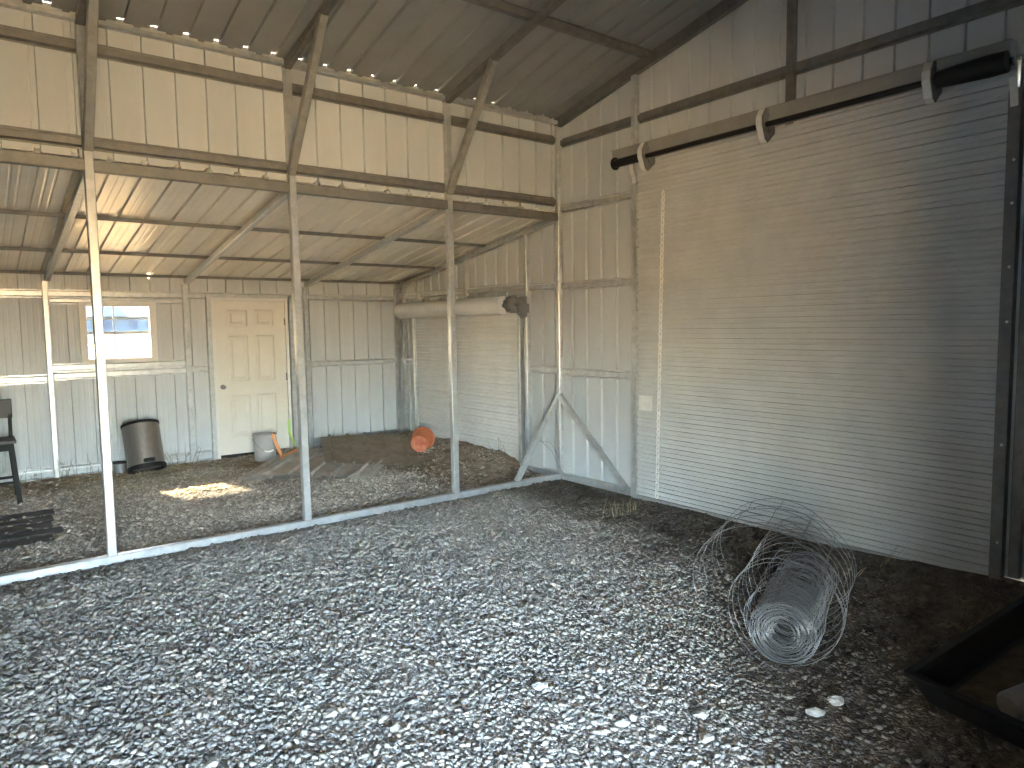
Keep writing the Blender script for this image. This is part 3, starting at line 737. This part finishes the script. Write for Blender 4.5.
def ribbon(name, pts, w, t, material, label, cat):
    P = [Vector(p) for p in pts]; S = []
    for i in range(len(P)-1):                                              # Catmull-Rom
        p0, p1, p2, p3 = P[max(i-1,0)], P[i], P[i+1], P[min(i+2,len(P)-1)]
        for k in range(6):
            u = k/6; S.append(0.5*((2*p1)+(p2-p0)*u+(2*p0-5*p1+4*p2-p3)*u*u+(3*p1-p0-3*p2+p3)*u**3))
    S.append(P[-1])
    m = MB(); n = len(S); vs = []; fs = []
    for i, p in enumerate(S):
        d = (S[min(i+1,n-1)]-S[max(i-1,0)]).normalized()
        view = Vector((0.35,-0.9,0.35)).normalized()
        sd = d.cross(view).normalized(); nn = sd.cross(d).normalized()
        vs += [p+sd*w/2+nn*t/2, p-sd*w/2+nn*t/2, p-sd*w/2-nn*t/2, p+sd*w/2-nn*t/2]
    for i in range(n-1):
        for k in range(4): fs.append((4*i+k,4*i+(k+1)%4,4*i+4+(k+1)%4,4*i+4+k))
    fs += [(3,2,1,0),(4*n-4,4*n-3,4*n-2,4*n-1)]
    m.add(vs, fs); return tag(m.build(name, material, None, 0.8), label, cat)
ribbon('strap', [(-2.20,3.345,gb+0.30),(-2.212,3.225,gb+0.355),(-2.205,3.205,gb+0.28),(-2.15,3.18,gb+0.12),(-2.13,3.13,gb+0.03),(-2.20,3.06,gb+0.03),(-2.12,3.06,gb+0.07),(-1.98,3.16,gb+0.09),(-1.87,3.30,gb+0.10),(-1.82,3.50,gb+0.10)], 0.05, 0.005, M_CORD, 'orange strap hanging over the bucket rim and trailing on the ground', 'strap')
ribbon('strap', [(-1.815,3.54,gb+0.10),(-1.80,3.60,gb+0.15),(-1.815,3.70,gb+0.26),(-1.812,3.725,gb+0.40),(-1.812,3.73,gb+0.47)], 0.042, 0.005, M_LIME, 'lime green strap hanging beside the hinge side of the walk-in door', 'strap')
def make_pot():
    root = thing('plant_pot', 'orange plastic pot lying on its side by the small roller door', 'plant pot', (-0.55,2.22,0.05))
    ax = Vector((0.62,0.70,0.12)).normalized()
    gz = float(ground_h(-0.56,2.22))
    T = Matrix.Translation((-0.64,2.12,gz+0.120)) @ ax.to_track_quat('Z','Y').to_matrix().to_4x4()
    b = MB(); b.lathe([(0.105,0.0),(0.112,0.0),(0.120,0.02),(0.146,0.24),(0.160,0.242),(0.163,0.275),(0.156,0.278),(0.138,0.24),(0.108,0.02)], T, 48, closed=True); b.build('body', M_ORANGE, root, 0.6)
    c = MB(); c.lathe([(0.0,0.004),(0.108,0.004),(0.108,0.014),(0.0,0.014)], T, 40); c.build('base_disc', M_ORANGE_IN, root)
make_pot()

# ------------------------------------------------------------------ stacked roof sheets
def floor_sheet(label, corners, material, nrib, bend=0.0, name='roof_panel'):
    """ribbed sheet lying on the ground: corners fl, fr, br, bl; ribs run front to back"""
    fl, fr, br, bl = [Vector(c) for c in corners]
    prof = []
    for k in range(nrib):
        c = (k+0.5)/nrib if nrib > 1 else 0.5
        w = (fr-fl).length
        prof += [(c-0.024/w,0),(c-0.014/w,0.032),(c+0.014/w,0.032),(c+0.024/w,0)]
    prof = [(0,0)] + prof + [(1,0)]
    m = MB(); n = len(prof); K = 8; t = 0.002
    for top in (1,0):
        for j in range(K+1):
            v = j/K
            for u, h in prof:
                p = (fl*(1-u)+fr*u)*(1-v) + (bl*(1-u)+br*u)*v
                p = p + Vector((0,0,h + (t if top else 0) + bend*math.sin(PI*v)))
                m.v.append(tuple(p))
    N = n*(K+1)
    for j in range(K):
        for i in range(n-1):
            a = j*n+i; m.f.append((a,a+1,a+n+1,a+n)); m.f.append((N+a+n,N+a+n+1,N+a+1,N+a))
    for j in (0,K):
        for i in range(n-1): m.f.append((j*n+i, j*n+i+1, N+j*n+i+1, N+j*n+i))
    for j in range(K):
        for i in (0,n-1): m.f.append((j*n+i,(j+1)*n+i,N+(j+1)*n+i,N+j*n+i))
    return tag(m.build(name, material), label, 'roof sheet')
floor_sheet('pale ribbed roof sheet lying lowest, its edge flat on the ground near the bucket', [(-3.00,2.24,-0.01),(-2.20,1.70,-0.01),(-1.25,3.30,0.01),(-1.95,3.62,0.02)], M_PANEL2, 4)
floor_sheet('grey ribbed roof sheet with raised front edge, behind the post in front of the door', [(-2.87,2.05,0.055),(-2.02,1.46,0.04),(-0.95,2.95,0.05),(-1.78,3.45,0.06)], M_PANEL2, 4)
floor_sheet('short grey sheet offcut poking out under the brown roof sheet', [(-2.12,1.78,-0.01),(-1.90,1.36,-0.012),(-1.25,1.95,0.03),(-1.45,2.35,0.035)], M_PANEL2, 2)
floor_sheet('small curled sheet offcut at the front of the sheet pile', [(-1.93,1.50,0.0),(-1.72,1.30,-0.005),(-1.25,1.85,0.03),(-1.45,2.05,0.04)], M_PANEL2, 2, 0.02)
floor_sheet('broad dusty brown roof sheet lying on top of the pile', [(-1.97,2.10,0.085),(-1.05,1.37,0.03),(-0.12,3.42,0.12),(-1.43,3.55,0.17)], M_PANEL, 5)

# ------------------------------------------------------------------ black stool at the left edge
def make_stool():
    gx, gy = -5.20, 2.95; g = float(ground_h(gx, gy))
    root = thing('bar_stool', 'black wooden bar stool with backrest at the left of the lean-to', 'stool', (gx,gy,g))
    z = g + 0.66
    s = MB(); s.box((gx-0.20,gy-0.20,z-0.035),(gx+0.19,gy+0.20,z),0.008); s.build('seat', M_WOODB, root)
    ap = MB(); ap.box((gx-0.17,gy-0.17,z-0.11),(gx+0.165,gy+0.17,z-0.035),0.004); ap.build('apron', M_BLACKP, root)
    for sx, sy in ((1,-1),(-1,-1),(1,1),(-1,1)):
        l = MB(); x0, y0 = gx+sx*0.145, gy+sy*0.15
        l.prism(rsec(0.045,0.045,0.005), (x0,y0,z-0.04), (gx+sx*0.185, gy+sy*0.20, g-0.015), (0,1,0)); l.build('leg', M_BLACKP, root)
    for sx in (1,-1):
        p = MB(); p.prism(rsec(0.035,0.035,0.004), (gx+sx*0.155,gy+0.15,z-0.05), (gx+sx*0.165,gy+0.20,z+0.40), (0,1,0)); p.build('back_post', M_BLACKP, root)
    b = MB(); b.box((gx-0.19,gy+0.165,z+0.20),(gx+0.185,gy+0.195,z+0.40),0.006); b.build('backrest', M_WOODR, root)
    for sy in (-1,1):
        r = MB(); r.prism(rsec(0.025,0.03,0.004), (gx-0.17,gy+sy*0.18,g+0.22), (gx+0.17,gy+sy*0.18,g+0.22)); r.build('stretcher', M_BLACKP, root)
M_WOODB = mat('stool_seat', (0.04,0.04,0.042), 0.45, 0, 0.5, 0.2, 8)
M_WOODR = mat('stool_back', (0.022,0.017,0.014), 0.5, 0, 0.5, 0.3, 8)
make_stool()
# boards lying in the gravel at the left
labs = ['weathered board flat on the gravel, the one nearest the black stool','weathered board flat on the gravel, second from the black stool','weathered board flat on the gravel, middle of the five','weathered board flat on the gravel, second from the sill tube','weathered board flat on the gravel, the one nearest the sill tube']
for k in range(5):
    y = 2.05 - 0.27*k; x1 = -4.78 - 0.03*((k*37) % 3) - (0.06 if k == 4 else 0)
    m = MB(); g = float(ground_h(-5.3, y))
    m.box((-6.3,-0.10,-0.012),(x1,0.10,0.012),0.004)
    o = m.build('board', M_WOOD); o.location = (0,y,g+0.014); o.rotation_euler = (random.uniform(-.04,.04), 0, 0)
    tag(o, labs[k], 'board')

# ------------------------------------------------------------------ roll of field fence
def make_roll():
    A = Vector((-2.13,-4.12,0)); ax = Vector((0.92,0.39,0)).normalized(); side = Vector((0.39,-0.92,0)).normalized()
    g = float(ground_h(-1.9,-4.0))
    Lr = 0.92; nw = 9
    def pt(w, th, r, cz, cs): return A + ax*w + side*(math.cos(th)*r + cs) + Vector((0,0,cz + math.sin(th)*r))
    root = thing('fence_wire_roll', 'roll of woven galvanised fence wire lying on the gravel by the big roller door', 'fence wire roll', (A.x+0.42,A.y+0.18,g))
    # wound layers
    m = MB(); ends = []; TT = 15; N1 = 30
    for k in range(nw):
        w = Lr*(k/(nw-1))**1.25; pts = []
        ph = random.uniform(0, 6)
        for i in range(TT*N1+1):
            tt = i/N1; th = tt*2*PI
            r = 0.052 + 0.118*(tt/TT)**0.9 + 0.0035*math.sin(th*0.37+ph) + 0.003*math.sin(th*2+tt)
            p = pt(w + 0.012*math.sin(tt*2.1+ph), th, r, g+0.178, 0)
            p.z = max(p.z, g+0.004); pts.append(p)
        m.tube(pts, 0.0021 if k else 0.0026, 4); ends.append(pts)
    for i in range(0, TT*N1, 7):
        if i/N1 < TT-2 and (i//7) % 5: continue
        m.tube([ends[k][i] for k in range(nw)], 0.0016, 4)
    m.build('tight_coil', M_WIRE, root)
    # turns that have sprung open round the coil
    m = MB(); rows = []
    for k in range(nw):
        w = Lr*(k/(nw-1))**1.25; pts = []; n = 64
        for i in range(n+1):
            u = i/n; th = math.radians(-90 + 720*u); q = u*u*(3-2*u)
            r = 0.173 + 0.125*q; p = pt(w + 0.05*math.sin(u*5+k), th, r + 0.006*math.sin(th*3+k), g+0.178+0.125*q, 0.03*q)
            p.z = max(p.z, g+0.004); pts.append(p)
        rows.append(pts); m.tube(pts, 0.0020, 4)
    for i in range(3, 65, 3): m.tube([r[i] for r in rows], 0.0015, 4)
    m.build('sprung_turns', M_WIRE, root)
    # free end springing out to the side
    l = MB(); rows = []
    for k in range(6):
        w = 0.42 + 0.15*k; pts = []
        for i in range(31):
            u = i/30; th = math.radians(20 + 205*u); r = 0.285 + 0.03*u
            p = pt(w + 0.06*u, th, r + 0.01*math.sin(k*2.3+u*4), g+0.29, -0.12-0.20*u)
            p.z = max(p.z, g+0.005); pts.append(p)
        rows.append(pts); l.tube(pts, 0.0022, 4)
    for i in range(0, 31, 5): l.tube([r[i] for r in rows], 0.0016, 4)
    l.build('loose_end', M_WIRE, root)
make_roll()

# ------------------------------------------------------------------ black pan at the right
def make_pan():
    a = Vector((-2.03,-4.70,0.11)); e1 = Vector((-0.14,-0.62,0)).normalized(); e2 = Vector((1.0,-0.02,0)).normalized()
    # corner a, one side runs towards the camera's right (e1*1.2), the other along the wall side (e2*1.5)
    def q(u, v, z): p = a + e1*u + e2*v; return (p.x, p.y, z)
    W, L = 1.25, 1.55; g = -0.045
    root = thing('drip_pan', 'large shallow black pan with rolled rim lying at the right edge', 'pan', (a.x+0.7,a.y-0.4,g))
    m = MB()
    def ring(k, z): return [q(k,k,z), q(W-k,k,z), q(W-k,L-k,z), q(k,L-k,z)]
    R = [ring(-0.02,0.095), ring(-0.025,0.115), ring(0.015,0.118), ring(0.03,0.10), ring(0.08,0.0), ring(0.08,-0.012), ring(0.06,-0.02), ring(0.0,0.085)]
    vs = [p for r in R for p in r]; fs = []
    for i in range(len(R)-1):
        for k in range(4): fs.append((4*i+k,4*i+(k+1)%4,4*i+4+(k+1)%4,4*i+4+k))
    for k in range(4): fs.append((4*7+k,4*7+(k+1)%4,(k+1)%4,k))
    fs.append((16,17,18,19)); fs.append((27,26,25,24))
    m.add(vs, fs); m.build('tray', M_BLACKP, root)
    # dried soil left inside
    d = MB(); n = 18; vs = []
    for i in range(n+1):
        for j in range(n+1):
            u = 0.11 + (W-0.22)*i/n; v = 0.11 + (L-0.22)*j/n
            h = 0.004 + 0.05*max(0, float(fbm(np.array(u*3.0), np.array(v*3.0), 61))-0.35)
            vs.append(q(u, v, h if 0 < i < n and 0 < j < n else 0.001))
    d.add(vs, [(i*(n+1)+j,(i+1)*(n+1)+j,(i+1)*(n+1)+j+1,i*(n+1)+j+1) for i in range(n) for j in range(n)])
    so = d.build('dried_soil', M_SOIL, root, 3); so['label'] = 'brown dried soil in the black pan'
M_SOIL = mat('dried_soil', (0.10,0.075,0.05), 0.95, 0, 0.2, 0.5, 14, 0.5, 50)
make_pan()
def make_jug():
    root = thing('plastic_jug', 'dull grey round jug lying in the black pan at the right edge', 'jug', (-1.83,-5.10,0.02))
    T = Matrix.Translation((-1.83,-5.10,0.085)) @ Matrix.Rotation(math.radians(80),4,'Y') @ Matrix.Rotation(0.4,4,'X')
    b = MB(); b.lathe([(0.0,-0.12),(0.05,-0.12),(0.062,-0.105),(0.064,0.05),(0.05,0.09),(0.022,0.115),(0.020,0.14),(0.0,0.14)], T, 32); b.build('body', M_JUG, root, 0.6)
    c = MB(); c.lathe([(0.0,0.135),(0.025,0.135),(0.025,0.165),(0.0,0.165)], T, 20); c.build('cap', M_BLACKP, root)
M_JUG = mat('jug_plastic', (0.16,0.16,0.16), 0.5, 0, 0.4)
make_jug()

# ------------------------------------------------------------------ straw, weeds, stray wire
def make_straw():
    m = MB()
    n = 0
    while n < 2600:
        if random.random() < 0.86: x, y = random.uniform(-4.6,-1.5), random.uniform(2.6,3.72)
        else: x, y = random.uniform(-1.2,-0.08), random.uniform(0.4,3.4)
        if random.random() > (0.25 + sstep(0.42,0.6,fbm(np.array(x*2.), np.array(y*2.),91))): continue
        n += 1
        a = random.uniform(0, PI); L = random.uniform(0.03,0.11); z = float(ground_h(x,y)) + random.uniform(0.004,0.02)
        dx, dy = math.cos(a)*L, math.sin(a)*L; wv = 0.0016; dz = random.uniform(-0.01,0.012)
        px, py = -math.sin(a)*wv, math.cos(a)*wv
        m.add([(x-dx/2-px,y-dy/2-py,z),(x-dx/2+px,y-dy/2+py,z),(x+dx/2+px,y+dy/2+py,z+dz),(x+dx/2-px,y+dy/2-py,z+dz),(x,y,z+0.004)], [(0,1,4),(1,2,4),(2,3,4),(3,0,4)])
    tag(m.build('straw', M_STRAW), 'loose dry straw strewn over the soil along the back of the lean-to', 'straw', kind='stuff')
make_straw()
def weed(x, y, n, h, lean, label, material=None, spread=0.12, group=None):
    m = MB(); z0 = float(ground_h(x, y)); m.tube([(-spread*2.2,0,-0.03),(-spread,0,-0.02),(0,0,-0.015),(spread,0,-0.02),(spread*2.2,0,-0.03)], 0.012, 6)
    for k in range(n):
        bx, by = max(-2,min(2,random.gauss(0, 1)))*spread, random.gauss(0, 0.006)
        hh = h*random.uniform(0.45,1.0); a = random.uniform(0,2*PI); b = random.uniform(0.1,0.55)
        P = [Vector((bx,by,-0.02)), Vector((bx+math.cos(a)*hh*b*0.3, by+math.sin(a)*hh*b*0.15-lean*0.3, hh*0.5)), Vector((bx+math.cos(a)*hh*b, by+math.sin(a)*hh*b*0.4-lean, hh))]
        S = [P[0]*(1-u)**2+P[1]*2*u*(1-u)+P[2]*u*u for u in [i/5 for i in range(6)]]
        m.tube(S, 0.0028, 4, taper=0.35)
        for q in range(2):
            i = random.randint(2,4); d = Vector((random.uniform(-1,1),random.uniform(-0.5,0.2),random.uniform(0.3,1))).normalized()*hh*0.22
            m.tube([S[i], S[i]+d*0.6, S[i]+d], 0.0018, 4, taper=0.4)
    o = m.build('dry_weed', material or M_WEED); o.location = (x, y, z0)
    return tag(o, label, 'weed', group)
weed(-4.40,3.60,12,0.30,0.02,'dark dry weeds at the wall foot beside the pale post near the stool')
weed(-4.85,3.62,8,0.20,0.02,'low dry weeds at the wall foot behind the black stool')
weed(-3.30,3.60,14,0.30,0.02,'twiggy dry weeds at the wall foot right of the steel pedal bin',None,0.14)
weed(-1.30,3.62,9,0.32,0.03,'dry weeds at the wall foot beside the hinge-side back post')
weed(-0.85,3.60,8,0.24,0.02,'tuft of dry weeds against the wall behind the brown roof sheet')
weed(-0.30,3.58,6,0.22,0.02,'thin dry weeds at the foot of the back corner')
weed(-3.33,2.62,3,0.22,0.0,'pale dry stalk standing in the soil near the patch of sun',M_STRAW,0.02)
weed(-0.55,-1.55,16,0.20,0.0,'dry upright grass stalks in front of the big roller door corner',M_STRAW,0.16)
weed(-0.12,0.95,7,0.30,0.0,'dry twigs at the foot of the small roller door, hoist side')
weed(-0.30,-3.75,9,0.14,0.05,'dry grass and twigs at the foot of the big roller door, far end',M_STRAW,0.25)
m = MB(); m.tube([(-0.36,0.02,0.46),(-0.30,-0.02,0.42),(-0.20,-0.08,0.30),(-0.14,-0.14,0.12),(-0.12,-0.20,0.03),(-0.02,-0.26,0.02)], 0.0035, 5)
m.tube([(-0.30,-0.02,0.42),(-0.19,-0.05,0.40),(-0.12,-0.12,0.22),(-0.20,-0.25,-0.02)], 0.0025, 5)
tag(m.build('loose_wire', M_WIRE), 'bent piece of loose wire hung on the brace that stands on the sill', 'wire')

# ------------------------------------------------------------------ outside, seen through the window and the gaps
def outside():
    m = MB()
    R = 220
    for lo, hi in (((-R,D+0.07),(R,R)), ((-R,-R),(R,FY-0.02)), ((-R,FY-0.02),(XL-0.03,D+0.07)), ((0.075,FY-0.02),(R,D+0.07))):
        n = 1
        m.add([(lo[0],lo[1],-0.07),(hi[0],lo[1],-0.07),(hi[0],hi[1],-0.07),(lo[0],hi[1],-0.07)], [(0,1,2,3)])
    struct(m.build('ground_outside', M_GRASS))
    Y0 = 118.0
    root = thing('house', 'distant blue-grey house with hipped roof seen through the window', 'house', (17,Y0,-0.07))
    w = MB(); w.box((3,Y0,-0.07),(31,Y0+12,4.1)); w.build('house_walls', M_HWALL, root)
    r = MB(); r.add([(2,Y0-0.8,4.0),(32,Y0-0.8,4.0),(32,Y0+12.8,4.0),(2,Y0+12.8,4.0),(9,Y0+6,7.6),(20,Y0+6,7.6)], [(0,1,5,4),(1,2,5),(2,3,4,5),(3,0,4),(3,2,1,0)]); r.build('house_roof', M_HROOF, root)
    g = MB(); g.add([(9.5,Y0-2.5,4.0),(14.5,Y0-2.5,4.0),(12,Y0-2.5,6.6),(12,Y0+4.2,6.6),(9.5,Y0-0.5,4.0),(14.5,Y0-0.5,4.0)], [(0,1,2),(0,2,3,4),(1,5,3,2)]); g.build('house_gable', M_HWALL, root)
    for x in (5,8,11.7,15.5,18,20.5,23,26):
        q = MB(); yy = Y0-2.55 if x == 11.7 else Y0-0.05
        q.box((x-0.6,yy,2.2),(x+0.6,yy+0.08,3.5)); q.build('house_window', M_HWIN, root)
outside()

# ------------------------------------------------------------------ light
w = bpy.data.worlds.new('sky'); SC.world = w; w.use_nodes = True
nt = w.node_tree; bg = nt.nodes['Background']
sky = nt.nodes.new('ShaderNodeTexSky'); sky.sky_type = 'NISHITA'; sky.sun_disc = False
tv = Vector((0.37,-1.43,-1.37)).normalized()                  # the way sunlight travels: in at the window, down to the patch on the floor
sky.sun_elevation = math.asin(-tv.z); sky.sun_rotation = math.atan2(-tv.x, -tv.y); sky.dust_density = 1.5
nt.links.new(sky.outputs[0], bg.inputs['Color']); bg.inputs['Strength'].default_value = 1.9
sl = bpy.data.lights.new('sun', 'SUN'); sl.energy = 38.0; sl.angle = 0.009; sl.color = (1.0,0.83,0.56)
so = bpy.data.objects.new('sun', sl); COL.objects.link(so); so.rotation_euler = tv.to_track_quat('-Z','Y').to_euler(); so.location = (-8,12,12)

# ------------------------------------------------------------------ camera
cam = bpy.data.cameras.new('camera'); co = bpy.data.objects.new('camera', cam); COL.objects.link(co)
f, cx, cy, cz, yaw, pitch, roll = 707.65, -5.3596, -6.0703, 1.7135, 0.9153, -0.0814, -0.0135
F = Vector((math.cos(yaw)*math.cos(pitch), math.sin(yaw)*math.cos(pitch), math.sin(pitch)))
r = Vector((math.sin(yaw), -math.cos(yaw), 0)); u = r.cross(F)
r, u = r*math.cos(roll)+u*math.sin(roll), u*math.cos(roll)-r*math.sin(roll)
co.matrix_world = Matrix(((r.x,u.x,-F.x,cx),(r.y,u.y,-F.y,cy),(r.z,u.z,-F.z,cz),(0,0,0,1)))
cam.sensor_width = 36; cam.lens = f*36/1024; cam.clip_start = 0.05; cam.clip_end = 300
SC.camera = co
SC.view_settings.view_transform = 'Standard'; SC.view_settings.look = 'None'; SC.view_settings.gamma = 1
SC.view_settings.use_curve_mapping = False
SC.view_settings.exposure = 3.3
